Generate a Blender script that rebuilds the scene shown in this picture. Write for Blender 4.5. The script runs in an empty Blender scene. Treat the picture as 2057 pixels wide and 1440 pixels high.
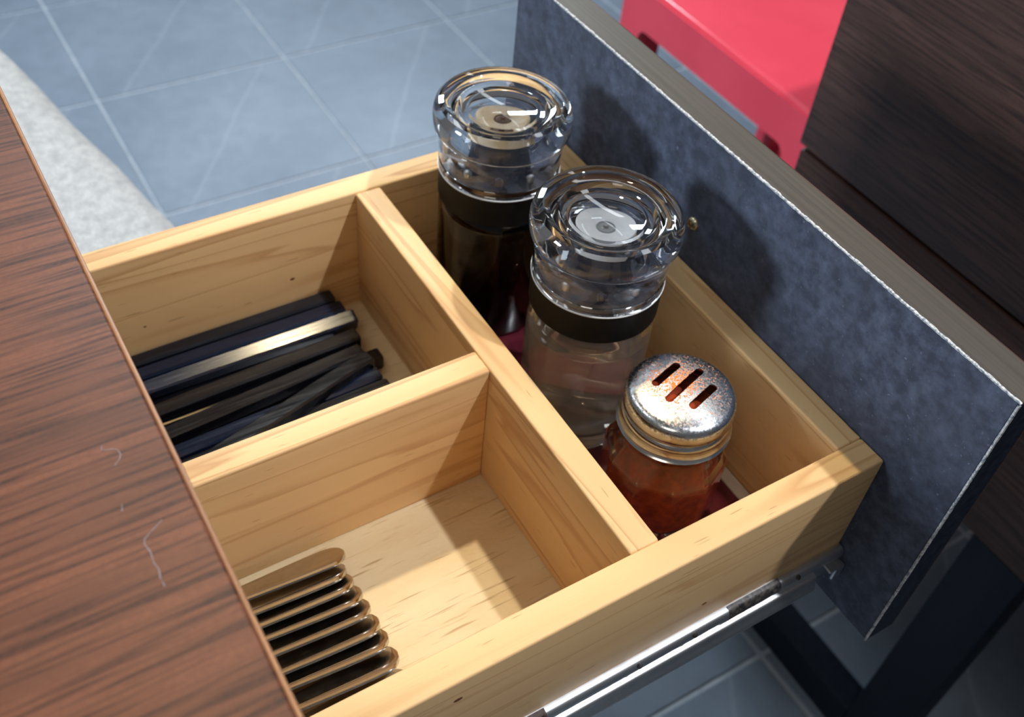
import bpy, bmesh, math, random
from mathutils import Vector, Matrix
random.seed(7)
S = bpy.context.scene
COL = S.collection
R = math.radians

# ------------------------------------------------------------------ camera
CAM_P = (-0.29729, -0.13755, 0.34127)
ROT = ((0.85391482, -0.51483049, 0.07602007), (-0.33349298, -0.65348045, -0.67951875), (0.3995146, 0.55489897, -0.72970899))
F_PX = 2119.7
cd = bpy.data.cameras.new('camera'); cam = bpy.data.objects.new('camera', cd); COL.objects.link(cam)
cd.sensor_fit = 'HORIZONTAL'; cd.sensor_width = 36.0; cd.lens = F_PX / 2057 * 36.0
cd.clip_start = 0.01; cd.clip_end = 60
m = Matrix((ROT[0], [-a for a in ROT[1]], [-a for a in ROT[2]])).transposed().to_4x4()
m.translation = CAM_P
cam.matrix_world = m
cd.dof.use_dof = True; cd.dof.focus_distance = 0.40; cd.dof.aperture_fstop = 13.0
S.camera = cam

# ------------------------------------------------------------------ world, lamps, exposure
S.view_settings.view_transform = 'Standard'; S.view_settings.look = 'None'
S.view_settings.gamma = 1.0; S.view_settings.use_curve_mapping = False
S.view_settings.exposure = 0.0
w = bpy.data.worlds.new('world'); S.world = w; w.use_nodes = True
w.node_tree.nodes['Background'].inputs[0].default_value = (0.92, 0.95, 1.0, 1)
w.node_tree.nodes['Background'].inputs[1].default_value = 0.11

def aim(o, to):
    d = Vector(to) - o.location
    o.rotation_euler = d.to_track_quat('-Z', 'Y').to_euler()
def spot(name, loc, to, power, col, rad, angle=60, blend=0.5):
    l = bpy.data.lights.new(name, 'SPOT'); l.energy = power; l.color = col; l.shadow_soft_size = rad
    l.spot_size = R(angle); l.spot_blend = blend
    o = bpy.data.objects.new(name, l); COL.objects.link(o); o.location = loc; aim(o, to); return o
def area(name, loc, to, power, col, sx, sy):
    l = bpy.data.lights.new(name, 'AREA'); l.shape = 'RECTANGLE'; l.size = sx; l.size_y = sy; l.energy = power; l.color = col
    o = bpy.data.objects.new(name, l); COL.objects.link(o); o.location = loc; aim(o, to); return o
spot('pendant_spot', (0.235, 0.665, 1.27), (-0.12, 0.08, 0.0), 46, (1.0, 0.82, 0.52), 0.022, 24.5, 0.2)
spot('track_spot', (0.72, -0.60, 2.0), (-0.10, 0.12, 0.0), 140, (0.91, 0.93, 1.0), 0.035, 50)
area('far_ceiling_light', (-3.2, 1.0, 1.12), (0.0, 0.1, 0.0), 100, (0.76, 0.88, 1.0), 0.6, 0.5)
area('aisle_ceiling_light', (1.1, 3.3, 2.0), (0.4, 1.7, -0.6), 84, (0.77, 0.91, 1.0), 1.2, 0.4)
area('overhead_ceiling_light', (-1.1, -0.7, 2.0), (-0.4, 0.0, 0.0), 5, (1.0, 0.90, 0.78), 0.6, 0.6)
area('added_highlight_strip', (-0.9, 1.7, 2.1), (-0.9, 1.7, 0.0), 9, (0.92, 0.96, 1.0), 0.16, 2.4)  # added strip lamp without a known source, brightens reflections in the clear caps
area('added_highlight_strip', (1.2, 0.9, 2.1), (1.2, 0.9, 0.0), 9, (0.92, 0.96, 1.0), 0.16, 2.4)  # second added strip, gives the caps long arc highlights

# ------------------------------------------------------------------ node helpers
def mat(name):
    M = bpy.data.materials.new(name); M.use_nodes = True
    return M, M.node_tree, M.node_tree.nodes['Principled BSDF']
def N(t, typ, **kw):
    n = t.nodes.new(typ)
    for k, v in kw.items():
        if k.startswith('i_'):
            key = k[2:]
            key = int(key) if key.isdigit() else key.replace('_', ' ')
            n.inputs[key].default_value = v
        else: setattr(n, k, v)
    return n
def ramp(t, src, stops):
    r = t.nodes.new('ShaderNodeValToRGB'); e = r.color_ramp.elements
    while len(e) < len(stops): e.new(0.5)
    for i, (p, c) in enumerate(stops):
        e[i].position = p; e[i].color = (c[0], c[1], c[2], 1) if hasattr(c, '__len__') else (c, c, c, 1)
    t.links.new(src, r.inputs[0]); return r.outputs[0]
def mix(t, fac, a, b, blend='MIX'):
    n = t.nodes.new('ShaderNodeMix'); n.data_type = 'RGBA'; n.blend_type = blend
    for s, v in ((n.inputs[0], fac), (n.inputs[6], a), (n.inputs[7], b)):
        if isinstance(v, bpy.types.NodeSocket): t.links.new(v, s)
        elif hasattr(v, '__len__'): s.default_value = (v[0], v[1], v[2], 1)
        else: s.default_value = v
    return n.outputs[2]
def coords(t, scale, world=False):
    """object coordinates (metres) scaled per axis"""
    mp = t.nodes.new('ShaderNodeMapping'); mp.inputs['Scale'].default_value = scale
    if world:
        g = t.nodes.new('ShaderNodeNewGeometry'); t.links.new(g.outputs['Position'], mp.inputs[0])
    else:
        c = t.nodes.new('ShaderNodeTexCoord'); t.links.new(c.outputs['Object'], mp.inputs[0])
    return mp.outputs[0]
def noise(t, vec, scale=1.0, detail=3.0, rough=0.55, dist=0.0, seed=True):
    n = N(t, 'ShaderNodeTexNoise', noise_dimensions='4D'); n.inputs['Scale'].default_value = scale
    n.inputs['Detail'].default_value = detail; n.inputs['Roughness'].default_value = rough; n.inputs['Distortion'].default_value = dist
    t.links.new(vec, n.inputs['Vector'])
    if seed:
        oi = t.nodes.new('ShaderNodeObjectInfo'); ml = N(t, 'ShaderNodeMath', operation='MULTIPLY'); ml.inputs[1].default_value = 40
        t.links.new(oi.outputs['Random'], ml.inputs[0]); t.links.new(ml.outputs[0], n.inputs['W'])
    return n.outputs[0]
def bump(t, b, h, strength, dist=0.001):
    n = t.nodes.new('ShaderNodeBump'); n.inputs['Strength'].default_value = strength; n.inputs['Distance'].default_value = dist
    t.links.new(h, n.inputs['Height']); t.links.new(n.outputs[0], b.inputs['Normal'])

def sc3(axis, along, across):
    v = [across] * 3; v[axis] = along; return v
def pine(name, axis, light=(0.81, 0.560, 0.283), dark=(0.58, 0.31, 0.135), rough=0.5):
    M, t, b = mat(name)
    n1 = noise(t, coords(t, sc3(axis, 2.6, 44)), 1, 2, 0.5, 0.5)
    wv = N(t, 'ShaderNodeMath', operation='MULTIPLY'); wv.inputs[1].default_value = 7.0; t.links.new(n1, wv.inputs[0])
    fr = N(t, 'ShaderNodeMath', operation='FRACT'); t.links.new(wv.outputs[0], fr.inputs[0])
    ring = ramp(t, fr.outputs[0], [(0.0, 0.0), (0.70, 0.18), (0.92, 0.9), (1.0, 0.0)])
    broad = noise(t, coords(t, sc3(axis, 1.5, 30)), 1, 2)
    c = mix(t, ring, light, dark)
    c = mix(t, ramp(t, broad, [(0.35, 0.0), (0.75, 0.55)]), c, (light[0] * .88, light[1] * .78, light[2] * .66))
    fl = noise(t, coords(t, sc3(axis, 70, 900)), 1, 1)
    c = mix(t, ramp(t, fl, [(0.70, 0.0), (0.76, 0.6)]), c, (0.36, 0.19, 0.08))
    t.links.new(c, b.inputs['Base Color'])
    b.inputs['Roughness'].default_value = rough
    b.inputs['Specular IOR Level'].default_value = 0.35
    fine = noise(t, coords(t, sc3(axis, 60, 1500)), 1, 2)
    bump(t, b, fine, 0.15, 0.0004)
    return M
PINE_X = pine('pine_along_x', 0); PINE_Y = pine('pine_along_y', 1)
def plywood():
    M, t, b = mat('birch_plywood')
    n1 = noise(t, coords(t, (8, 60, 60)), 1, 3)
    c = mix(t, ramp(t, n1, [(0.3, 0.0), (0.8, 1.0)]), (0.76, 0.62, 0.38), (0.66, 0.47, 0.24))
    fl = noise(t, coords(t, (45, 900, 900)), 1, 1.5)
    c = mix(t, ramp(t, fl, [(0.60, 0.0), (0.70, 0.75)]), c, (0.36, 0.20, 0.07))
    t.links.new(c, b.inputs['Base Color']); b.inputs['Roughness'].default_value = 0.42
    gr = noise(t, coords(t, (350, 900, 900)), 1, 2)
    bump(t, b, gr, 0.5, 0.0006)
    return M
PLY = plywood()
def dark_wood(name, axis, light, dark, rough, sp=0.35, fine=1.0):
    M, t, b = mat(name)
    v = coords(t, sc3(axis, 18, 560 * fine))
    n1 = noise(t, v, 1, 4, 0.6, 0.1)
    n2 = noise(t, coords(t, sc3(axis, 4, 75 * fine)), 1, 3, 0.6, 0.1)
    n3 = noise(t, coords(t, (520, 520, 520)), 1, 2)
    c = mix(t, ramp(t, n1, [(0.38, 1.0), (0.54, 0.0)]), light, dark)
    c = mix(t, ramp(t, n2, [(0.35, 0.55), (0.62, 0.0)]), c, dark)
    c = mix(t, ramp(t, n3, [(0.35, 0.45), (0.65, 0.0)]), c, (light[0] * .6, light[1] * .55, light[2] * .55))
    t.links.new(c, b.inputs['Base Color']); b.inputs['Roughness'].default_value = rough
    b.inputs['Specular IOR Level'].default_value = sp
    bump(t, b, n1, 0.25, 0.0005)
    return M
TOPWOOD = dark_wood('walnut_tabletop', 0, (0.165, 0.060, 0.031), (0.034, 0.013, 0.009), 0.5, 0.22)
EDGEWOOD = dark_wood('walnut_edge_band', 1, (0.40, 0.20, 0.09), (0.22, 0.10, 0.05), 0.4)
WENGE = dark_wood('dark_wenge_board', 1, (0.105, 0.052, 0.038), (0.024, 0.012, 0.010), 0.40, 0.3, 0.8)
CARCASS = dark_wood('dark_carcass_board', 0, (0.10, 0.05, 0.04), (0.03, 0.015, 0.013), 0.5)
def panel_back():
    M, t, b = mat('black_mottled_melamine')
    n1 = noise(t, coords(t, (170, 170, 170)), 1, 4, 0.62)
    n2 = noise(t, coords(t, (26, 26, 26)), 1, 3)
    n3 = noise(t, coords(t, (500, 500, 500)), 1, 2, 0.6)
    c = mix(t, ramp(t, n1, [(0.38, 0.0), (0.68, 1.0)]), (0.036, 0.045, 0.071), (0.096, 0.118, 0.180))
    c = mix(t, ramp(t, n2, [(0.35, 0.5), (0.7, 0.0)]), c, (0.045, 0.052, 0.072))
    c = mix(t, ramp(t, n3, [(0.66, 0.0), (0.74, 0.5)]), c, (0.18, 0.21, 0.28))
    t.links.new(c, b.inputs['Base Color']); b.inputs['Roughness'].default_value = 0.62
    b.inputs['Specular IOR Level'].default_value = 0.3
    bump(t, b, n3, 0.2, 0.0004)
    return M
MELA = panel_back()
def brushed_edge():
    M, t, b = mat('grey_brown_edge_band')
    n1 = noise(t, coords(t, (700, 10, 700)), 1, 3)
    c = mix(t, ramp(t, n1, [(0.3, 0.0), (0.7, 1.0)]), (0.036, 0.030, 0.025), (0.060, 0.051, 0.043))
    t.links.new(c, b.inputs['Base Color']); b.inputs['Roughness'].default_value = 0.45
    bump(t, b, n1, 0.15, 0.0003); return M
EDGE = brushed_edge()
def chipped():
    M, t, b = mat('chipped_white_laminate_line')
    n1 = noise(t, coords(t, (900, 900, 900)), 1, 2)
    c = mix(t, ramp(t, n1, [(0.36, 0.0), (0.60, 1.0)]), (0.16, 0.19, 0.23), (0.56, 0.56, 0.55))
    t.links.new(c, b.inputs['Base Color']); b.inputs['Roughness'].default_value = 0.8; return M
CHIP = chipped()
def plain(name, col, rough=0.5, metal=0.0, spec=0.5, trans=0.0, ior=1.45, coat=0.0):
    M, t, b = mat(name)
    b.inputs['Base Color'].default_value = (*col, 1); b.inputs['Roughness'].default_value = rough
    b.inputs['Metallic'].default_value = metal; b.inputs['Specular IOR Level'].default_value = spec
    b.inputs['Transmission Weight'].default_value = trans; b.inputs['IOR'].default_value = ior
    b.inputs['Coat Weight'].default_value = coat
    return M
def worn(name, base, alt, scale, rough=(0.2, 0.5), metal=0.0, stops=(0.4, 0.65), bmp=0.0, stretch=None):
    """plain colour broken up by a procedural noise in colour and gloss"""
    M, t, b = mat(name)
    v = coords(t, stretch or (scale, scale, scale))
    n1 = noise(t, v, 1, 3)
    t.links.new(mix(t, ramp(t, n1, [(stops[0], 0.0), (stops[1], 1.0)]), base, alt), b.inputs['Base Color'])
    t.links.new(ramp(t, n1, [(0.3, rough[0]), (0.7, rough[1])]), b.inputs['Roughness'])
    b.inputs['Metallic'].default_value = metal
    if bmp: bump(t, b, n1, bmp, 0.0005)
    return M
def tile_mat():
    M, t, b = mat('blue_grey_floor_tile')
    g = coords(t, (1, 1, 1), world=True)
    n1 = noise(t, g, 5.0, 5, 0.6, seed=False); n2 = noise(t, g, 1.4, 3, seed=False); n3 = noise(t, g, 40, 3, seed=False)
    c = mix(t, ramp(t, n1, [(0.3, 0.0), (0.7, 1.0)]), (0.140, 0.180, 0.235), (0.205, 0.252, 0.315))
    c = mix(t, ramp(t, n3, [(0.35, 0.3), (0.6, 0.0)]), c, (0.13, 0.16, 0.20))
    # one thin pale printed vein that crosses each tile on the slant
    tc = t.nodes.new('ShaderNodeTexCoord'); sp = t.nodes.new('ShaderNodeSeparateXYZ'); t.links.new(tc.outputs['Object'], sp.inputs[0])
    nw = noise(t, coords(t, (9, 9, 9)), 1, 2)
    a1 = N(t, 'ShaderNodeMath', operation='MULTIPLY_ADD'); a1.inputs[1].default_value = 1.35; t.links.new(sp.outputs[0], a1.inputs[0]); 
    ng = N(t, 'ShaderNodeMath', operation='MULTIPLY'); ng.inputs[1].default_value = -1.0; t.links.new(sp.outputs[1], ng.inputs[0]); t.links.new(ng.outputs[0], a1.inputs[2])
    a2 = N(t, 'ShaderNodeMath', operation='MULTIPLY_ADD'); a2.inputs[1].default_value = 0.03; t.links.new(nw, a2.inputs[0]); t.links.new(a1.outputs[0], a2.inputs[2])
    a3 = N(t, 'ShaderNodeMath', operation='SUBTRACT'); a3.inputs[1].default_value = 0.015; t.links.new(a2.outputs[0], a3.inputs[0])
    a4 = N(t, 'ShaderNodeMath', operation='ABSOLUTE'); t.links.new(a3.outputs[0], a4.inputs[0])
    vein = ramp(t, a4.outputs[0], [(0.0, 0.28), (0.006, 0.0)])
    c = mix(t, vein, c, (0.36, 0.41, 0.47))
    t.links.new(c, b.inputs['Base Color'])
    t.links.new(ramp(t, n2, [(0.3, 0.34), (0.7, 0.55)]), b.inputs['Roughness'])
    bump(t, b, n3, 0.05, 0.001); return M
TILE = tile_mat()
GROUT = worn('pale_grout', (0.36, 0.41, 0.46), (0.46, 0.50, 0.55), 60, (0.8, 0.95))
STEELTUBE = worn('dark_blue_powder_coat', (0.006, 0.011, 0.020), (0.011, 0.018, 0.030), 300, (0.45, 0.6)); STEELTUBE.node_tree.nodes['Principled BSDF'].inputs['Specular IOR Level'].default_value = 0.22
CHROME = worn('polished_stainless', (0.66, 0.62, 0.57), (0.60, 0.56, 0.52), 150, (0.10, 0.20), 1.0)
ZINC = worn('zinc_plated_slide', (0.74, 0.76, 0.77), (0.58, 0.60, 0.62), 90, (0.32, 0.45), 1.0)
GREASE = worn('dark_rail_grease', (0.02, 0.02, 0.022), (0.10, 0.09, 0.08), 500, (0.25, 0.6), 0.2, bmp=0.4)
RUST = worn('rusty_slide_patch', (0.035, 0.022, 0.020), (0.16, 0.11, 0.10), 700, (0.4, 0.8), 0.3, bmp=0.4)
def lacquer(name, base, alt):
    return worn(name, base, alt, 0, (0.16, 0.30), 0.0, stretch=(30, 700, 700))
LACQ = [lacquer('black_lacquer', (0.003, 0.003, 0.005), (0.008, 0.008, 0.011)),
        lacquer('navy_lacquer', (0.004, 0.008, 0.022), (0.008, 0.017, 0.045)),
        lacquer('slate_lacquer', (0.006, 0.007, 0.012), (0.013, 0.015, 0.022))]
ACRYL = plain('clear_acrylic', (0.97, 0.98, 1.0), 0.015, 0, 0.5, 1.0, 1.49)
GLASS = plain('clear_glass', (0.985, 0.99, 0.98), 0.015, 0, 0.5, 1.0, 1.50)
BAND = worn('matt_black_rubber', (0.006, 0.006, 0.006), (0.010, 0.0095, 0.009), 200, (0.5, 0.6)); BAND.node_tree.nodes['Principled BSDF'].inputs['Specular IOR Level'].default_value = 0.2
SOY = plain('soy_sauce', (0.020, 0.006, 0.003), 0.03, 0, 0.5, 0.0)
def vinegar():
    M, t, b = mat('pale_vinegar')
    b.inputs['Base Color'].default_value = (0.90, 0.80, 0.70, 1); b.inputs['Roughness'].default_value = 0.04
    b.inputs['Transmission Weight'].default_value = 0.80; b.inputs['IOR'].default_value = 1.345
    return M
VINEGAR = vinegar()
BUTTON_W = worn('milky_white_plastic', (0.80, 0.82, 0.82), (0.70, 0.73, 0.74), 200, (0.25, 0.35))
BUTTON_A = worn('amber_stained_plastic', (0.62, 0.47, 0.27), (0.72, 0.62, 0.46), 160, (0.25, 0.35))
PUMP = worn('smoked_grey_plastic', (0.018, 0.022, 0.036), (0.045, 0.055, 0.080), 120, (0.2, 0.35))
REDPLAST = worn('glossy_red_plastic', (0.80, 0.070, 0.105), (0.74, 0.058, 0.090), 12, (0.16, 0.26))
MAROON = worn('glossy_maroon_card', (0.085, 0.012, 0.022), (0.14, 0.020, 0.032), 90, (0.15, 0.3))
OFFWHITE = worn('off_white_card', (0.66, 0.60, 0.52), (0.55, 0.48, 0.40), 90, (0.5, 0.6))
BRASS = worn('yellowish_zinc', (0.62, 0.56, 0.38), (0.48, 0.45, 0.36), 500, (0.2, 0.35), 1.0)
SCRATCH = worn('pale_scratch', (0.30, 0.27, 0.29), (0.17, 0.12, 0.12), 500, (0.6, 0.8))
def felt():
    M, t, b = mat('pale_grey_upholstery')
    n1 = noise(t, coords(t, (110, 110, 110)), 1, 4, 0.65); n2 = noise(t, coords(t, (420, 420, 420)), 1, 3, 0.65)
    c = mix(t, ramp(t, n1, [(0.35, 0.0), (0.6, 1.0)]), (0.50, 0.485, 0.46), (0.68, 0.66, 0.62))
    c = mix(t, ramp(t, n2, [(0.36, 0.4), (0.55, 0.0)]), c, (0.34, 0.35, 0.36))
    t.links.new(c, b.inputs['Base Color']); b.inputs['Roughness'].default_value = 0.9
    b.inputs['Specular IOR Level'].default_value = 0.15
    bump(t, b, n2, 0.5, 0.002); return M
FELT = felt()
def lid_mat():
    M, t, b = mat('dented_chrome_with_chilli_dust')
    n1 = noise(t, coords(t, (900, 900, 900)), 1, 3, 0.6)
    n2 = noise(t, coords(t, (1400, 1400, 1400)), 1, 2, 0.6)
    base = mix(t, ramp(t, n1, [(0.40, 0.0), (0.66, 1.0)]), (0.72, 0.74, 0.76), (0.40, 0.42, 0.44))
    tc = t.nodes.new('ShaderNodeTexCoord'); mp = t.nodes.new('ShaderNodeMapping'); t.links.new(tc.outputs['Object'], mp.inputs[0])
    mp.inputs['Location'].default_value = (0.002, -0.004, -0.0205); mp.inputs['Scale'].default_value = (1, 1, 1)
    ln = N(t, 'ShaderNodeVectorMath', operation='LENGTH'); t.links.new(mp.outputs[0], ln.inputs[0])
    near = ramp(t, ln.outputs['Value'], [(0.003, 0.17), (0.0165, 0.0)])
    ad = N(t, 'ShaderNodeMath', operation='ADD'); t.links.new(near, ad.inputs[0]); t.links.new(n2, ad.inputs[1])
    dust = ramp(t, ad.outputs[0], [(0.60, 0.0), (0.66, 1.0)])
    # dust lies only on the flat top
    ge = t.nodes.new('ShaderNodeNewGeometry'); sz = t.nodes.new('ShaderNodeSeparateXYZ'); t.links.new(ge.outputs['Normal'], sz.inputs[0])
    up = ramp(t, sz.outputs[2], [(0.9, 0.0), (0.97, 1.0)])
    dm = N(t, 'ShaderNodeMath', operation='MULTIPLY'); t.links.new(dust, dm.inputs[0]); t.links.new(up, dm.inputs[1])
    t.links.new(mix(t, dm.outputs[0], base, (0.85, 0.22, 0.025)), b.inputs['Base Color'])
    inv = N(t, 'ShaderNodeMath', operation='SUBTRACT'); inv.inputs[0].default_value = 1.0; t.links.new(dm.outputs[0], inv.inputs[1])
    t.links.new(inv.outputs[0], b.inputs['Metallic'])
    rr = ramp(t, n1, [(0.35, 0.14), (0.65, 0.34)])
    t.links.new(mix(t, dm.outputs[0], rr, (0.9, 0.9, 0.9)), b.inputs['Roughness'])
    bump(t, b, n1, 0.10, 0.0003)
    return M
LID = lid_mat()
LIDSIDE = worn('chrome_lid_skirt', (0.74, 0.72, 0.68), (0.60, 0.58, 0.54), 200, (0.12, 0.26), 1.0)
CHILLI = worn('chilli_powder', (0.22, 0.026, 0.006), (0.44, 0.060, 0.012), 260, (0.9, 1.0), stops=(0.35, 0.7), bmp=0.6)

# ------------------------------------------------------------------ object helpers
def tag(o, label=None, cat=None, group=None, kind=None):
    if label: o['label'] = label
    if cat: o['category'] = cat
    if group: o['group'] = group
    if kind: o['kind'] = kind
    return o
def empty(name, loc, label, cat, group=None):
    o = bpy.data.objects.new(name, None); COL.objects.link(o); o.location = loc; o.empty_display_size = 0.02
    return tag(o, label, cat, group)
def wloc(o):
    v = Vector(o.location)
    while o.parent: o = o.parent; v = v + Vector(o.location)
    return v
def obj(name, bm, material, parent=None, origin=None, smooth=None):
    """bm holds world coordinates; the object's origin goes to `origin` (or the bottom centre)"""
    if origin is None:
        xs = [v.co for v in bm.verts]
        origin = Vector(((min(c.x for c in xs) + max(c.x for c in xs)) / 2, (min(c.y for c in xs) + max(c.y for c in xs)) / 2, min(c.z for c in xs)))
    origin = Vector(origin)
    bmesh.ops.translate(bm, verts=bm.verts, vec=-origin)
    bmesh.ops.recalc_face_normals(bm, faces=bm.faces)
    me = bpy.data.meshes.new(name); bm.to_mesh(me); bm.free()
    if smooth is not None:
        for p in me.polygons: p.use_smooth = True
        if smooth < 180:
            me.set_sharp_from_angle(angle=R(smooth))
    for mm in (material if isinstance(material, (list, tuple)) else [material]): me.materials.append(mm)
    o = bpy.data.objects.new(name, me); COL.objects.link(o)
    if parent: o.parent = parent; o.location = origin - wloc(parent)
    else: o.location = origin
    return o
def bbox(bm, x0, x1, y0, y1, z0, z1, bev=0.0, seg=2):
    r = bmesh.ops.create_cube(bm, size=1.0)
    vs = r['verts']
    for v in vs:
        v.co = Vector((x0 + (v.co.x + .5) * (x1 - x0), y0 + (v.co.y + .5) * (y1 - y0), z0 + (v.co.z + .5) * (z1 - z0)))
    if bev:
        es = list({e for v in vs for e in v.link_edges})
        bmesh.ops.bevel(bm, geom=es, offset=bev, segments=seg, profile=0.5, affect='EDGES')
    return bm
def box(name, x0, x1, y0, y1, z0, z1, material, parent=None, bev=0.0008, seg=2):
    bm = bmesh.new(); bbox(bm, x0, x1, y0, y1, z0, z1, bev, seg)
    return obj(name, bm, material, parent, smooth=35)
def lathe_bm(prof, cx, cy, n=64, closed=False, facet=0.0, bm=None):
    """prof: list of (r, z) world z; r==0 makes a pole. closed joins the last ring to the first."""
    bm = bm or bmesh.new(); rings = []
    for r, z in prof:
        if r <= 1e-7: rings.append([bm.verts.new((cx, cy, z))])
        else: rings.append([bm.verts.new((cx + r * math.cos(2 * math.pi * (i + facet) / n), cy + r * math.sin(2 * math.pi * (i + facet) / n), z)) for i in range(n)])
    pairs = list(zip(rings[:-1], rings[1:]))
    if closed: pairs.append((rings[-1], rings[0]))
    for a, b in pairs:
        for i in range(n):
            j = (i + 1) % n
            if len(a) == 1 and len(b) == 1: continue
            if len(a) == 1: bm.faces.new((a[0], b[j], b[i]))
            elif len(b) == 1: bm.faces.new((a[i], a[j], b[0]))
            else: bm.faces.new((a[i], a[j], b[j], b[i]))
    return bm
def lathe(name, prof, cx, cy, material, parent=None, n=64, closed=False, smooth=40, facet=0.0, origin=None):
    return obj(name, lathe_bm(prof, cx, cy, n, closed, facet), material, parent, smooth=smooth, origin=origin)
def loft(sections, cap=True):
    bm = bmesh.new(); rs = [[bm.verts.new(p) for p in s] for s in sections]
    n = len(rs[0])
    for a, b in zip(rs[:-1], rs[1:]):
        for i in range(n): bm.faces.new((a[i], a[(i + 1) % n], b[(i + 1) % n], b[i]))
    if cap: bm.faces.new(rs[0]); bm.faces.new(rs[-1])
    return bm
def tube_bm(pts, r, n=6):
    secs = []
    for i, p in enumerate(pts):
        p = Vector(p); d = (Vector(pts[min(i + 1, len(pts) - 1)]) - Vector(pts[max(i - 1, 0)])).normalized()
        u = d.cross(Vector((0, 0, 1))).normalized(); v = u.cross(d)
        secs.append([p + r * (math.cos(2 * math.pi * k / n) * u + math.sin(2 * math.pi * k / n) * v) for k in range(n)])
    return loft(secs)

# ------------------------------------------------------------------ dimensions (metres, fitted to the photograph)
FLOOR = -0.612
BW = 0.014                       # board thickness
X1, X2 = -0.1086, -0.1225        # long divider
Y1, Y2, Y3, Y4 = 0.1202, 0.1340, 0.2572, 0.2712
DEPTH = -0.0763                  # top of drawer bottom
TOPZ = 0.100

# ------------------------------------------------------------------ floor
bm = bmesh.new(); bbox(bm, -2.0, 3.2, -1.6, 4.4, FLOOR - 0.06, FLOOR - 0.0015)
floor = tag(obj('floor', bm, GROUT), 'blue-grey tiled floor with pale grout joints', None, None, 'structure')
P = 0.302; gx0, gy0 = -0.0635, 1.335
tme = None
for i in range(-6, 10):
    for j in range(-9, 10):
        cx, cy = gx0 + (i + .5) * P, gy0 + (j + .5) * P
        if not (-1.9 < cx < 3.0 and -1.5 < cy < 4.2): continue
        if tme is None:
            bm = bmesh.new(); hw = P / 2 - 0.0022
            bbox(bm, cx - hw, cx + hw, cy - hw, cy + hw, FLOOR - 0.008, FLOOR, 0.0012, 1)
            t0 = obj('tile', bm, TILE, floor, smooth=30); tme = t0.data
        else:
            o = bpy.data.objects.new('tile', tme); COL.objects.link(o); o.parent = floor
            o.location = Vector((cx, cy, FLOOR - 0.008)) - wloc(floor)

# ------------------------------------------------------------------ the table the drawer belongs to
table = empty('dining_table', (-0.62, 0.1, FLOOR), 'reddish-brown walnut table whose top fills the left of the picture', 'table')
EX = -0.268
bm = bmesh.new(); bbox(bm, -0.98, EX - 0.0012, -0.60, 0.40, TOPZ - 0.025, TOPZ, 0.0015, 3)
ttop = obj('tabletop', bm, TOPWOOD, table, smooth=35)
tag(box('edge_band', EX - 0.0016, EX, -0.60, 0.40, TOPZ - 0.025, TOPZ - 0.0004, EDGEWOOD, ttop, 0.0006), 'light brown edge band of the tabletop')
def scratch(pts, r=0.00013):
    bm = tube_bm([(x, y, TOPZ + 0.00005) for x, y in pts], r)
    tag(obj('scratch', bm, SCRATCH, ttop), 'pale scratch on the tabletop')
scratch([(-.2790, .0381), (-.2812, .0368), (-.2831, .0357), (-.2848, .0345), (-.2853, .0330), (-.2847, .0300), (-.2850, .0265), (-.2845, .0240), (-.2850, .0215), (-.2848, .0186)])
scratch([(-.2854, .0699), (-.2860, .0682), (-.2848, .0676), (-.2835, .0674), (-.2822, .0664), (-.2818, .0645), (-.2826, .0630), (-.2845, .0613)], 0.00013)
scratch([(-.2866, .0480), (-.2870, .0465), (-.2873, .0458)], 0.00015)
box('side_board', -0.92, -0.275, -0.052, -0.034, -0.115, TOPZ - 0.025, CARCASS, table)
box('side_board', -0.92, -0.275, 0.306, 0.324, -0.115, TOPZ - 0.025, CARCASS, table)
box('bottom_board', -0.92, -0.275, -0.034, 0.306, -0.115, -0.103, CARCASS, table)
box('back_board', -0.92, -0.905, -0.034, 0.306, -0.103, TOPZ - 0.025, CARCASS, table)
for yy in (-0.50, 0.225):
    for xx in (-0.90, -0.36):
        box('leg', xx, xx + 0.04, yy, yy + 0.04, FLOOR + 0.04, (TOPZ - 0.025) if yy < 0 else -0.1155, STEELTUBE, table, 0.002)
    box('foot_rail', -0.90, -0.32, yy, yy + 0.04, FLOOR, FLOOR + 0.04, STEELTUBE, table, 0.002)
for xx in (-0.86, -0.36):
    box('apron_rail', xx - 0.02, xx, -0.459, -0.053, 0.045, TOPZ - 0.0255, STEELTUBE, table, 0.002)

# ------------------------------------------------------------------ the open drawer
drawer = empty('drawer', (-0.25, 0.136, -0.088), 'open pine drawer with dividers and a dark mottled front', 'drawer')
BX = -0.52                                            # rear end, inside the table
ZB = -0.088
def rail(name, x0, x1, y0, y1, z0, z1, M, lab=None):
    o = box(name, x0, x1, y0, y1, z0, z1, M, drawer, 0.0011, 3)
    if lab: o['label'] = lab
    return o
rail('side_rail', BX, -0.0002, 0.0, BW, ZB, 0.0, PINE_X)
rail('side_rail', BX, -0.0002, Y3, Y4, ZB, 0.0, PINE_X)
rail('front_rail', -0.0142, -0.0002, BW, Y3, ZB, 0.0, PINE_Y)
rail('back_rail', BX, BX + BW, BW, Y3, ZB, 0.0, PINE_Y)
rail('long_divider', X2, X1, BW, Y3, DEPTH, -0.0004, PINE_Y)
rail('short_divider', BX + BW, X2, Y1, Y2, DEPTH, -0.0004, PINE_X)
box('bottom_board', BX + BW, -0.0142, BW, Y3, DEPTH - 0.006, DEPTH, PLY, drawer, 0)
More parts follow.
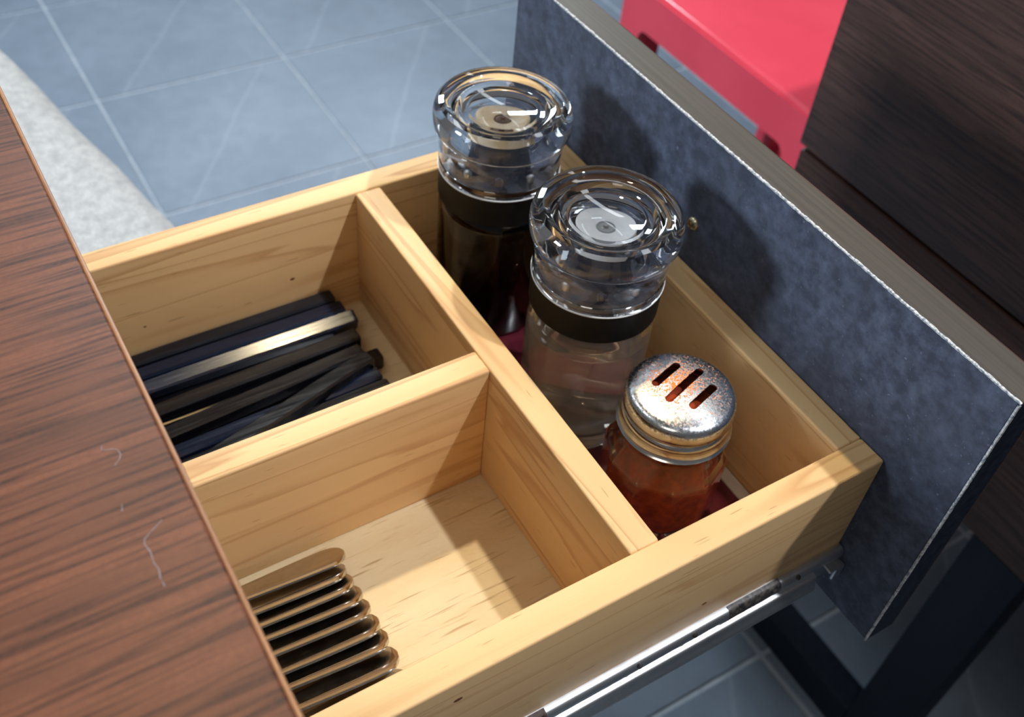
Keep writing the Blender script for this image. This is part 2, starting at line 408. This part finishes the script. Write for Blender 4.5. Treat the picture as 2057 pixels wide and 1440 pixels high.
# small knots and nail holes in the pine
def knot(pts, M=None):
    for (x, y, z, n, r) in pts:
        bm = bmesh.new(); c = bmesh.ops.create_circle(bm, cap_ends=True, segments=9, radius=r)
        mt = Matrix.Translation((x, y, z)) @ Vector(n).to_track_quat('Z', 'Y').to_matrix().to_4x4() @ Matrix.Diagonal((1.5, .8, 1, 1))
        bmesh.ops.transform(bm, matrix=mt, verts=bm.verts)
        r0 = bmesh.ops.extrude_face_region(bm, geom=bm.faces[:]); bmesh.ops.translate(bm, verts=[v for v in r0['geom'] if isinstance(v, bmesh.types.BMVert)], vec=Vector(n) * 0.00015)
        obj('knot', bm, KNOT, drawer)
KNOT = plain('brown_knot', (0.16, 0.06, 0.02), 0.7)
knot([(-.1602, Y3, -.0440, (0, -1, 0), .0009), (-.2383, Y3, -.0440, (0, -1, 0), .0005), (-.2050, 0, -.0130, (0, -1, 0), .0012), (-.0850, 0, -.047, (0, -1, 0), .0009)])

# front panel
PT, ZT, ZP, YN, YF = 0.0182, 0.0720, -0.1005, -0.0339, 0.3080
panel = box('front_panel', 0.0, PT - 0.0012, YN + 0.0010, YF - 0.001, ZP + 0.0006, ZT - 0.0010, MELA, drawer, 0.0003, 1)
tag(panel, 'dark blue-grey mottled board')
tag(box('facing_board', PT - 0.0012, PT, YN, YF, ZP, ZT, WENGE, panel, 0.0003, 1), 'dark wood-grain outer face')
tag(box('top_edge_band', 0.0007, PT - 0.0006, YN, YF, ZT - 0.0012, ZT, EDGE, panel, 0.0003, 1), 'grey-brown edge band along the top')
tag(box('side_edge_band', 0.0007, PT - 0.0006, YN, YN + 0.0012, ZP, ZT - 0.0012, STEELTUBE, panel, 0.0003, 1), 'black edge band on the near end')
def chip_line(pts_fn, n, name='chipped_edge'):
    secs = []
    for i in range(n + 1):
        a, wi, hi = i / n, 0.0007 + random.uniform(-.0002, .0003), 0.0003 + random.uniform(-.00015, .0002)
        secs.append(pts_fn(a, wi, hi))
    tag(obj(name, loft(secs), CHIP, panel), 'chipped whitish laminate edge')
def topline(a, wi, hi):
    y = YN + a * (YF - YN)
    return [(-0.0002, y, ZT - 0.0004 - hi), (wi, y, ZT - 0.0004 - hi), (wi, y, ZT + .0001), (-0.0002, y, ZT + .0001 - hi * .4)]
def endline(a, wi, hi):
    z = ZP + a * (ZT - ZP - 0.0015)
    return [(-0.0002, YN + 0.0007 + hi * .5, z), (wi * .9, YN + 0.0007 + hi * .5, z), (wi * .9, YN - .0001, z), (-0.0002, YN + hi * .3, z)]
chip_line(topline, 240); chip_line(endline, 140)
# screw in the panel
sc = obj('screw', None or lathe_bm([(0.0, 0.0022), (0.0012, 0.0021), (0.0026, 0.0015), (0.0034, 0.0006), (0.0036, -0.0004), (0, -0.0004)], 0, 0, 24), BRASS, panel, origin=(0, 0, 0), smooth=60)
sc.rotation_euler = (0, R(-90), R(0)); sc.location = Vector((-0.0002, 0.1401, 0.0236)) - wloc(panel)
sc['label'] = 'yellowish cross-head screw'
for a in (20, 110):
    bm = bmesh.new(); bbox(bm, -0.0019, 0.0019, -0.00035, 0.00035, 0.0012, 0.00215)
    s2 = obj('slot', bm, KNOT, sc, origin=(0, 0, 0)); s2.location = (0, 0, 0); s2.rotation_euler = (0, 0, R(a)); s2.location.z = 0.00005
# drawer slide along the near side
def extr(name, prof, x0, x1, M, parent, lab=None):
    o = obj(name, loft([[(x0, y, z) for y, z in prof], [(x1, y, z) for y, z in prof]]), M, parent, smooth=50)
    if lab: o['label'] = lab
    return o
def arcp(cy, cz, ry, rz, a0, a1, n=7):
    return [(cy + ry * math.cos(R(a0 + (a1 - a0) * i / n)), cz + rz * math.sin(R(a0 + (a1 - a0) * i / n))) for i in range(n + 1)]
slide = extr('drawer_slide', [(0.0, -0.0625)] + arcp(-0.0018, -0.0665, 0.0024, 0.0040, 90, 270) + [(-0.0010, -0.0715), (-0.0010, -0.086), (0.0, -0.086)],
             -0.46, -0.0008, ZINC, drawer, 'zinc-plated drawer slide')
extr('lower_channel', [(-0.0012, -0.0735)] + arcp(-0.0030, -0.0760, 0.0020, 0.0018, 90, 200) + arcp(-0.0040, -0.0830, 0.0028, 0.0042, 130, 290) + [(-0.0012, -0.0872)],
     -0.46, -0.0145, ZINC, slide)
extr('grease_patch', [(-0.0006, -0.0620)] + arcp(-0.0018, -0.0665, 0.0027, 0.0043, 90, 260) + [(-0.0008, -0.0706)], -0.0690, -0.0392, GREASE, slide, 'dark grease on the slide')
extr('rust_patch', [(-0.0006, -0.0620)] + arcp(-0.0018, -0.0665, 0.0027, 0.0043, 90, 260) + [(-0.0008, -0.0706)], -0.205, -0.164, RUST, slide, 'rusty dark patch on the slide')
bm = bmesh.new(); bbox(bm, -0.0100, -0.0004, -0.0075, -0.0005, -0.0720, -0.0705, 0.0004, 1); bbox(bm, -0.0060, -0.0004, -0.0075, -0.0062, -0.0800, -0.0712, 0.0004, 1)
tag(obj('end_tab', bm, ZINC, slide, smooth=35), 'bent metal tab at the end of the slide')
for x in (-0.0885, -0.118, -0.029):
    bm = lathe_bm([(0, -0.0003), (0.0013, -0.0003), (0.0013, 0.0005), (0.0006, 0.0008), (0, 0.0008)], 0, 0, 14)
    bmesh.ops.transform(bm, matrix=Matrix.Translation((x, -0.0040, -0.0645)) @ Matrix.Rotation(R(62), 4, 'X'), verts=bm.verts)
    obj('rivet', bm, GREASE, slide, smooth=40)

# ------------------------------------------------------------------ tray liner in the front compartment
PADZ = DEPTH + 0.0060
pad = empty('tray_liner', (-0.0615, 0.135, DEPTH), 'dark maroon tray liner with off-white border under the bottles', 'tray liner')
box('card', -0.1075, -0.0215, 0.0155, 0.2555, DEPTH + 0.0001, PADZ, MAROON, pad, 0.0005)
tag(box('border', -0.0215, -0.0150, 0.0155, 0.2555, DEPTH + 0.0001, PADZ + 0.0006, OFFWHITE, pad, 0.0005), 'off-white border strip')

# ------------------------------------------------------------------ condiment bottles
def bottle(name, cx, cy, label, liquid, button, fill, glass):
    b0 = PADZ + 0.0002
    root = empty(name, (cx, cy, b0), label, 'bottle', 'condiment bottles in the drawer')
    r = 0.0296
    # glass body: outer wall down, inner wall up (one closed shell)
    prof = [(0.0, b0 + 0.0012), (0.020, b0 + 0.0010), (r - 0.0030, b0), (r - 0.0008, b0 + 0.0010), (r, b0 + 0.0035), (r, 0.0005), (r - 0.0006, 0.0035), (r - 0.0026, 0.0060), (r - 0.0040, 0.0075),
            (r - 0.0040, 0.0200), (r - 0.0065, 0.0200), (r - 0.0065, 0.0065), (r - 0.0048, 0.0040), (r - 0.0030, 0.0005), (r - 0.0030, b0 + 0.0125), (r - 0.0055, b0 + 0.0095), (r - 0.012, b0 + 0.0080), (0.0, b0 + 0.0076)]
    lathe('glass_body', prof, cx, cy, glass, root, 72, smooth=50)
    rl = r - 0.0028
    lathe('liquid', [(0.0, b0 + 0.0073), (r - 0.0120, b0 + 0.0077), (r - 0.0054, b0 + 0.0092), (rl, b0 + 0.0122), (rl, fill - 0.0006), (rl - 0.0006, fill), (0.0, fill - 0.0002)], cx, cy, liquid, root, 64, smooth=50)
    lathe('collar_band', [(r - 0.0036, 0.0075), (r - 0.0004, 0.0078), (r + 0.0003, 0.0086), (r + 0.0004, 0.0235), (r - 0.0002, 0.0242), (r - 0.0036, 0.0244)], cx, cy, BAND, root, 72, closed=True, smooth=40)
    # clear flared cap, hollow underneath
    cap = [(r - 0.0040, 0.0246), (r + 0.0001, 0.0246), (r + 0.0006, 0.0252), (r + 0.0005, 0.0290), (r + 0.0001, 0.0294), (r + 0.0004, 0.0300), (r + 0.0008, 0.0380), (r + 0.0012, 0.0448), (r + 0.0017, 0.0456), (0.0324, 0.0466), (0.0333, 0.0488), (0.0336, 0.0520), (0.0335, 0.0550),
           (0.0326, 0.0582), (0.0308, 0.0600), (0.0285, 0.0605), (0.0266, 0.0598), (0.0255, 0.0585), (0.0246, 0.0580), (0.0215, 0.0580), (0.0205, 0.0572), (0.0198, 0.0560), (0.0178, 0.0556), (0.0166, 0.0562), (0.0158, 0.0558), (0.0, 0.0553),
           (0.0, 0.0520), (0.0180, 0.0520), (0.0215, 0.0500), (0.0240, 0.0450), (0.0248, 0.0330), (0.0252, 0.0285)]
    cap2 = [(cap[0][0], cap[0][1])] + cap[1:]
    # close the shell between the first and last ring
    bm = lathe_bm(cap2 + [cap2[0]], cx, cy, 80); bmesh.ops.remove_doubles(bm, verts=bm.verts, dist=1e-6)
    obj('cap', bm, ACRYL, root, smooth=32)
    tag(lathe('seal_ring', [(r + 0.0002, 0.0240), (r + 0.0008, 0.0242), (r + 0.0009, 0.0247), (r + 0.0002, 0.0248)], cx, cy, BUTTON_W, root, 72, closed=True, smooth=60), 'thin white ring between cap and black band')
    # pump under the cap with its round button
    pump = lathe('pump', [(0.0, 0.0262), (0.0235, 0.0262), (0.0240, 0.0275), (0.0200, 0.0290), (0.0150, 0.0300), (0.0135, 0.0320), (0.0130, 0.0455), (0.0, 0.0455)], cx, cy, PUMP, root, 48, smooth=35)
    tag(lathe('button', [(0.0142, 0.0455), (0.0150, 0.0468), (0.0150, 0.0492), (0.0142, 0.0502), (0.0125, 0.0498), (0.0100, 0.0484), (0.0060, 0.0470), (0.0050, 0.0462), (0.0, 0.0460), (0.0, 0.0455)], cx, cy, button, pump, 48, smooth=40), 'round push button seen through the cap')
    lathe('spout', [(0.0052, 0.0463), (0.0046, 0.0475), (0.0040, 0.0466), (0.0014, 0.0466), (0.0012, 0.0490), (0.0, 0.0492)], cx, cy, SPOUTG if button is BUTTON_W else SOYB, pump, 24, smooth=40)
    for k in range(8):
        a = 2 * math.pi * (k + .3) / 8
        bm = lathe_bm([(0, 0.0290), (0.0016, 0.0290), (0.0018, 0.0318), (0.0010, 0.0330), (0, 0.0332)], cx + 0.0195 * math.cos(a), cy + 0.0195 * math.sin(a), 12)
        obj('peg', bm, PUMP if k % 2 else ZINC, pump, smooth=50)
    return root
SHADEGLASS = plain('shade_tinted_glass', (0.24, 0.165, 0.11), 0.015, 0, 0.5, 1.0, 1.50)  # brown tint darkens the glass in place of the compartment's shade
SPOUTG = plain('grey_spout', (0.30, 0.32, 0.33), 0.25)
SOYB = plain('brown_spout', (0.12, 0.06, 0.025), 0.3)
BX0 = -0.0614
bottle('condiment_bottle', BX0, 0.2195, 'soy sauce bottle filled with black liquid, in the far corner', SOY, BUTTON_A, -0.0110, SHADEGLASS)
bottle('condiment_bottle', BX0, 0.1318, 'vinegar bottle with pale liquid and white button, beside the chilli jar', VINEGAR, BUTTON_W, -0.0065, GLASS)

# ------------------------------------------------------------------ chilli shaker jar
JX, JY, J0 = -0.060, 0.0660, PADZ + 0.0002
jar = empty('shaker_jar', (JX, JY, J0), 'chilli powder shaker with slotted metal lid and faceted glass', 'jar')
NF = 10
ro, ri = 0.0272, 0.0240
prof = [(0.0, J0 + 0.001), (ro - .004, J0), (ro - .001, J0 + .002), (ro, J0 + .006), (ro, -0.0285), (ro - .0012, -0.0255), (ro - .0045, -0.0190), (ro - .0055, -0.0165), (ro - .0055, 0.002),
        (ro - .008, 0.002), (ro - .008, -0.0165), (ro - .0072, -0.0200), (ri - .0006, -0.0290), (ri, -0.0320), (ri, J0 + .0100), (ri - .003, J0 + .0075), (0.0, J0 + .0070)]
# faceted below the shoulder, round above: 60 sides pushed to a decagon
bm = lathe_bm(prof, JX, JY, 60)
for v in bm.verts:
    r = math.hypot(v.co.x - JX, v.co.y - JY)
    if r > 1e-4 and v.co.z < -0.0175:
        k = min(1.0, (-0.0175 - v.co.z) / 0.008)
        a = math.atan2(v.co.y - JY, v.co.x - JX) + 0.18
        s = 2 * math.pi / NF; am = (a % s) - s / 2
        f = (math.cos(s / 2) / math.cos(am)) * 1.035
        f = 1 + k * (f - 1)
        v.co.x = JX + (v.co.x - JX) * f; v.co.y = JY + (v.co.y - JY) * f
obj('glass_body', bm, GLASS, jar, smooth=14)
bm = lathe_bm([(0.0, J0 + .0074), (ri - .0034, J0 + .0080), (ri + .0002, J0 + .0106), (ri + .0002, -0.0325), (ri - .0006, -0.0300), (ri - .0042, -0.0215), (0.01945, -0.0170), (0.01935, -0.0045), (0.012, -0.0035), (0.0, -0.0030)], JX, JY, 60)
for v in bm.verts:
    r = math.hypot(v.co.x - JX, v.co.y - JY)
    if r > 1e-4:
        a = math.atan2(v.co.y - JY, v.co.x - JX) + 0.18; s = 2 * math.pi / NF; am = (a % s) - s / 2
        k = 1.0 if v.co.z < -0.028 else (0.4 if v.co.z < -0.02 else 0.0)
        f = 1 + k * ((math.cos(s / 2) / math.cos(am)) * 1.033 - 1)
        v.co.x = JX + (v.co.x - JX) * f; v.co.y = JY + (v.co.y - JY) * f
obj('chilli_powder', bm, CHILLI, jar, smooth=20)
# lid
lr = 0.0241
LZ = 0.0095
skirt = [(lr - .0004, LZ - .0042), (lr + .0004, LZ - .0060), (lr + .0002, LZ - .0088), (lr - .0010, LZ - .0100), (lr - .0012, LZ - .0110), (lr + .0002, LZ - .0122), (lr + .0004, LZ - .0134), (lr - .0006, LZ - .0146), (lr - .0004, LZ - .0172), (lr + .0010, LZ - .0186), (lr + .0016, LZ - .0190),
         (lr + .0014, LZ - .0196), (lr + .0004, LZ - .0194), (lr - .0016, LZ - .0170), (lr - .0018, LZ - .0042)]
lid = lathe('lid', skirt, JX, JY, LIDSIDE, jar, 72, closed=True, smooth=50)
# lid top: shallow dome with a rolled rim and three slots cut through
tp = [(0.0, LZ + .0012), (0.008, LZ + .0010), (0.016, LZ + .0004), (0.0200, LZ - .0002), (0.0225, LZ - .0010), (lr - .0002, LZ - .0026), (lr + .0003, LZ - .0044),
      (lr - .0010, LZ - .0044), (lr - .0016, LZ - .0030), (0.0218, LZ - .0018), (0.0195, LZ - .0010), (0.016, LZ - .0005), (0.008, LZ + .0002), (0.0, LZ + .0004)]
top_o = obj('lid_top', lathe_bm(tp, JX, JY, 72), LID, lid, origin=(JX, JY, LZ - 0.02), smooth=50)
slots = [((-.0694, .0736), (-.0530, .0784)), ((-.0697, .0636), (-.0461, .0710)), ((-.0630, .0559), (-.0467, .0608))]
bm = bmesh.new()
for (a, b) in slots:
    a = Vector((a[0], a[1], 0)); b = Vector((b[0], b[1], 0)); d = (b - a).normalized(); nn = Vector((-d.y, d.x, 0)); w2 = 0.00185
    a = a + d * w2 * .6; b = b - d * w2 * .6
    ring = [b + w2 * (math.cos(t) * d + math.sin(t) * nn) for t in [math.pi * (-.5 + i / 8) for i in range(9)]] + [a + w2 * (-math.cos(t) * d - math.sin(t) * nn) for t in [math.pi * (-.5 + i / 8) for i in range(9)]]
    lo = [bm.verts.new((q.x, q.y, LZ - .006)) for q in ring]; hi = [bm.verts.new((q.x, q.y, LZ + .006)) for q in ring]
    bm.faces.new(lo[::-1]); bm.faces.new(hi)
    for i in range(len(ring)):
        j = (i + 1) % len(ring); bm.faces.new((lo[i], lo[j], hi[j], hi[i]))
bmesh.ops.recalc_face_normals(bm, faces=bm.faces)
cme = bpy.data.meshes.new('cutter'); bm.to_mesh(cme); bm.free()
cut = bpy.data.objects.new('cutter', cme); COL.objects.link(cut)
md = top_o.modifiers.new('b', 'BOOLEAN'); md.operation = 'DIFFERENCE'; md.object = cut; md.solver = 'EXACT'
bpy.context.view_layer.update()
dg = bpy.context.evaluated_depsgraph_get()
nm = bpy.data.meshes.new_from_object(top_o.evaluated_get(dg))
top_o.modifiers.clear(); top_o.data = nm
nm.set_sharp_from_angle(angle=R(50))
bpy.data.objects.remove(cut); bpy.data.meshes.remove(cme)
top_o['label'] = 'domed lid top with three slots and orange dust'

# ------------------------------------------------------------------ chopsticks
def chopstick(xe, ye, ze, yl, M, label, xl=-0.2455, zl=None, roll=0.0, t=0.0088, length=0.225):
    """thick end at (xe, ye, ze) axis centre; the axis passes (xl, yl, zl) where the tabletop edge hides it"""
    a = Vector((xe, ye, ze)); b = Vector((xl, yl, ze if zl is None else zl)); d = (b - a).normalized()
    u = Vector((0, 0, 1)).cross(d).normalized(); v = d.cross(u)
    secs = []
    for s, k in ((0.0, 0.86), (0.0006, 0.97), (0.0014, 1.0), (0.09, 0.94), (length - .002, 0.58), (length, 0.5)):
        h = t / 2 * k; c = h * 0.76; sec = []
        for (p, q) in ((h, c), (c, h), (-c, h), (-h, c), (-h, -c), (-c, -h), (c, -h), (h, -c)):
            pr = p * math.cos(roll) - q * math.sin(roll); qr = p * math.sin(roll) + q * math.cos(roll)
            sec.append(a + d * s + u * pr + v * qr)
        secs.append(sec)
    o = obj('chopstick', loft(secs), M, None, origin=a, smooth=10)
    # put the object's axes along the stick so that the lacquer's streaks follow it
    return tag(o, label, 'chopstick', 'black chopsticks in the far compartment')
T = 0.0088
L1 = DEPTH + T / 2 + .0002; L2 = L1 + T + .0002
g = lambda s: s
chopstick(-.1405, .2518, L2, .2522, LACQ[2], 'slate-black chopstick lying against the far drawer wall')
chopstick(-.1392, .2420, L2, .2425, LACQ[1], 'navy-blue chopstick, second from the far drawer wall')
chopstick(-.1365, .2325, L2 + .0006, .2330, LACQ[1], 'chopstick with a pale worn sheen, third from the far wall', roll=R(-13))
chopstick(-.1410, .2195, L2, .2165, LACQ[0], 'black chopstick, fourth from the far wall, beside the pale-sheened one')
chopstick(-.1440, .2085, L2, .2010, LACQ[0], 'black chopstick whose end lies above the one sticking out furthest')
chopstick(-.1332, .2090, L1, .2100, LACQ[0], 'black chopstick end sticking out furthest toward the long divider')
chopstick(-.1445, .1985, L2 + .0050, .1690, LACQ[0], 'black chopstick lying slantwise across the others', zl=L2 + .0082, length=0.19)
chopstick(-.1430, .1900, L2, .1880, LACQ[1], 'dark chopstick just under the slanting one, second from the short divider')
chopstick(-.1420, .1805, L2, .1785, LACQ[0], 'black chopstick nearest the short divider with a bright edge')
for yy, lab in ((.2505, 'black chopstick hidden under the slate-black one by the far wall'), (.2390, 'dark chopstick buried under the navy-blue one'), (.2280, 'black chopstick buried under the pale-sheened one'),
                (.1965, 'dark chopstick buried beneath the slanting one'), (.1850, 'black chopstick buried in the lower layer near the short divider'), (.1700, 'black chopstick peeking out lowest beside the short divider')):
    chopstick(-.1475 if yy > .18 else -.1400, yy, L1, yy, LACQ[0 if yy > .2 else 2], lab)

# ------------------------------------------------------------------ spoons
def spoon(k, xt, yt, zt, yaw, tilt, label):
    root = empty('spoon', (xt, yt, zt), label, 'spoon', 'steel spoons in the near compartment')
    L = 0.20
    def half(s):
        if s < 0.0085: return 0.0085 * math.sqrt(max(0.0, 1 - ((0.0085 - s) / 0.0085) ** 2)) + 0.0002
        if s < 0.065: a = (s - 0.0085) / 0.0565; return 0.0085 - 0.0030 * a * a * (3 - 2 * a)
        if s < 0.125: return 0.0055 - 0.0020 * (s - 0.065) / 0.06
        return 0.0035
    def sect(s, w, th, dish, zoff=0.0):
        e = min(0.0011, w * .45); pts = []
        top = [(-w + e * .3, -.35 * th * .0), ]
        ring = [(-w, 0.0), (-w + e * .3, th * .42), (-w + e, th * .5)]
        for q in (-.55, 0.0, .55): ring.append((q * w, th * .5 - dish * (1 - q * q)))
        ring += [(w - e, th * .5), (w - e * .3, th * .42), (w, 0.0), (w - e * .3, -th * .42), (w - e, -th * .5)]
        for q in (.5, 0.0, -.5): ring.append((q * w, -th * .5 - dish * .3 * (1 - q * q)))
        ring += [(-w + e, -th * .5), (-w + e * .3, -th * .42)]
        return [(-s, y, z + zoff) for y, z in ring]
    mt = Matrix.Translation((xt, yt, zt)) @ Matrix.Rotation(yaw, 4, 'Z') @ Matrix.Rotation(tilt, 4, 'X')
    st = [0.0, 0.0003, 0.0010, 0.0022, 0.0040, 0.0062, 0.0085, 0.014, 0.022, 0.032, 0.045, 0.065, 0.095, 0.125, 0.142]
    bm = loft([sect(s, half(s), 0.0027 if s > .001 else 0.0016 + s * 1.1, 0.0008 * min(1, s / .008), -0.0035 * math.sin(min(1, s / 0.142) * math.pi) * .0) for s in st])
    bmesh.ops.transform(bm, matrix=mt, verts=bm.verts)
    obj('handle', bm, CHROME, root, smooth=40)
    secs = []
    for i in range(13):
        a = i / 12; s = 0.140 + a * 0.06; w = 0.0035 + 0.0075 * math.sin(math.pi * min(1, a * .93 + .03)) ** .8 if i < 12 else 0.002
        secs.append(sect(s, w, 0.0020, 0.0030 * math.sin(math.pi * a), 0.0))
    bm = loft(secs); bmesh.ops.transform(bm, matrix=mt, verts=bm.verts)
    obj('bowl', bm, CHROME, root, smooth=60)
ordn = ['topmost spoon, against the short divider, its handle face fully bare', 'second spoon handle from the short divider', 'third spoon handle from the short divider', 'fourth spoon handle from the short divider',
        'fifth spoon handle from the short divider', 'fifth spoon handle from the near drawer side', 'fourth spoon handle from the near drawer side', 'third spoon handle from the near drawer side',
        'second spoon handle from the near drawer side, its hollow face widely bare', 'lowest spoon, only its tip showing beside the near drawer side']
tips = [(687, 1110)]
for k in range(10):
    a = k / 8
    yt = 0.1060 - (0, .0072, .0136, .0210, .0284, .0370, .0450, .0545, .0660, .0690)[k]
    xt = -0.2035 + (0.0015 if k in (0, 9) else 0) + (0.0002, -.0012, -.0008, 0, .0002, .0004, .0006, .0006, .0002, .003)[k]
    tl = R(-34 + 8 * a) if k < 9 else R(-4)
    zt = DEPTH + 0.0035 + 0.0085 * abs(math.sin(tl)) + (0.0012 if k < 9 else -0.0018)
    spoon(k, xt, yt, zt, R(-1.5 + 0.5 * (k % 3)), tl, 'stainless ' + ordn[k])

# ------------------------------------------------------------------ neighbouring table
nt = empty('neighbour_table', (0.55, -0.1, FLOOR), 'dark brown wood-grain table with steel legs at the right', 'table')
NX, NY = 0.25, 0.2912
box('upper_board', NX, NX + 0.018, -0.75, NY, -0.1040, 0.112, WENGE, nt, 0.0008)
box('lower_board', NX, NX + 0.018, -0.75, NY - 0.003, -0.2760, -0.1075, WENGE, nt, 0.0012)
box('shading_top_board', 0.165, 0.95, -0.75, NY, 0.1125, 0.1375, TOPWOOD, nt, 0.001)  # unseen top; its front overhang is added to keep lamp light off the floor
box('end_board', NX + 0.0185, 0.90, NY - 0.02, NY - 0.002, -0.276, 0.112, WENGE, nt, 0.0008)
box('shelf_board', NX + 0.0185, 0.90, -0.75, NY - 0.021, -0.2755, -0.260, WENGE, nt, 0.0008)
for yy in (-0.0165, -0.72):
    for xx in (NX, 0.84):
        box('leg', xx, xx + 0.030, yy, yy + 0.048, FLOOR, -0.2762, STEELTUBE, nt, 0.0015)
for xx in (NX, 0.84):
    box('foot_rail', xx, xx + 0.030, 0.0317, 0.27, FLOOR, FLOOR + 0.042, STEELTUBE, nt, 0.0015)
    box('leg', xx, xx + 0.030, 0.222, 0.27, FLOOR + 0.0425, -0.2762, STEELTUBE, nt, 0.0015)
for yy in (-0.0165, -0.72):
    box('foot_rail', NX + 0.0305, 0.8395, yy + 0.009, yy + 0.039, -0.310, -0.2762, STEELTUBE, nt, 0.0015)

# ------------------------------------------------------------------ red stool beyond the drawer
SZ = -0.2010; SX0, SX1, SY0, SY1 = 0.409, 0.735, 0.398, 0.7085; LEG = 0.034; SKZ = -0.2500
stool = empty('stool', (0.572, 0.553, FLOOR), 'glossy red plastic stool behind the drawer front', 'stool')
box('seat', SX0 + .002, SX1 - .002, SY0 + .002, SY1 - .002, SZ - 0.012, SZ, REDPLAST, stool, 0.004, 4)
def arch(horizontal, c0, c1, y0, y1):
    """one side of the stool: skirt and two legs with a rounded arch, thickness c0..c1"""
    rr = 0.012; pts = [(y0, SZ - .004), (y0, FLOOR), (y0 + LEG, FLOOR), (y0 + LEG, SKZ - rr)]
    pts += [(y0 + LEG + rr - rr * math.cos(R(a)), SKZ - rr + rr * math.sin(R(a))) for a in (15, 30, 45, 60, 75, 90)]
    pts += [(y1 - LEG - rr + rr * math.sin(R(a)), SKZ - rr + rr * math.cos(R(a))) for a in (0, 15, 30, 45, 60, 75, 90)]
    pts += [(y1 - LEG, FLOOR), (y1, FLOOR), (y1, SZ - .004)]
    f = (lambda c, p: (c, p[0], p[1])) if horizontal else (lambda c, p: (p[0], c, p[1]))
    bm = loft([[f(c0, p) for p in pts], [f(c1, p) for p in pts]])
    bm.normal_update(); bmesh.ops.triangulate(bm, faces=[q for q in bm.faces if len(q.verts) > 4])
    obj('side_panel', bm, REDPLAST, stool, smooth=30)
arch(True, SX0, SX0 + .016, SY0, SY1); arch(True, SX1 - .016, SX1, SY0, SY1)
arch(False, SY0, SY0 + .016, SX0 + .0162, SX1 - .0162); arch(False, SY1 - .016, SY1, SX0 + .0162, SX1 - .0162)

# ------------------------------------------------------------------ pale upholstered bench at the left
BZ = -0.18
bench = empty('bench', (-0.45, 0.70, FLOOR), 'pale grey upholstered bench seat with rounded edge', 'bench')
def bcurve(y):
    pts = [(-.155, .28), (-.1570, .36), (-.1585, .42), (-.1620, .4866), (-.1685, .5188), (-.1768, .5793), (-.1920, .6522), (-.2042, .7228), (-.2140, .77), (-.2280, .82), (-.252, .90), (-.285, .96), (-.345, 1.0)]
    for (xa, ya), (xb, yb) in zip(pts[:-1], pts[1:]):
        if ya <= y <= yb: return xa + (xb - xa) * (y - ya) / (yb - ya)
    return pts[-1][0]
out = [(bcurve(.28 + .72 * i / 60), .28 + .72 * i / 60) for i in range(61)]
out += [(-.345 - .05 * i, 1.0 + .008 * math.sin(i)) for i in range(1, 5)] + [(-.60, .97), (-.63, .90), (-.64, .60), (-.64, .40), (-.62, .31), (-.57, .28), (-.40, .272), (-.25, .272)]
cx = sum(p[0] for p in out) / len(out); cy = sum(p[1] for p in out) / len(out)
secs = []
for inset, z in ((0.008, BZ - .070), (0.0, BZ - .062), (0.0, BZ - .018), (0.003, BZ - .008), (0.009, BZ - .002), (0.020, BZ + .001), (0.06, BZ + .004)):
    s = []
    for x, y in out:
        v = Vector((x - cx, y - cy)); l = v.length; v = v * ((l - inset) / l); s.append((cx + v.x, cy + v.y, z))
    secs.append(s)
obj('seat_cushion', loft(secs), FELT, bench, smooth=60)
box('seat_board', -.60, -.27, .32, .90, BZ - .090, BZ - .0705, CARCASS, bench, 0.002)
for xx in (-.58, -.32):
    for yy in (.34, .84):
        box('leg', xx, xx + .035, yy, yy + .035, FLOOR, BZ - .0905, STEELTUBE, bench, 0.002)
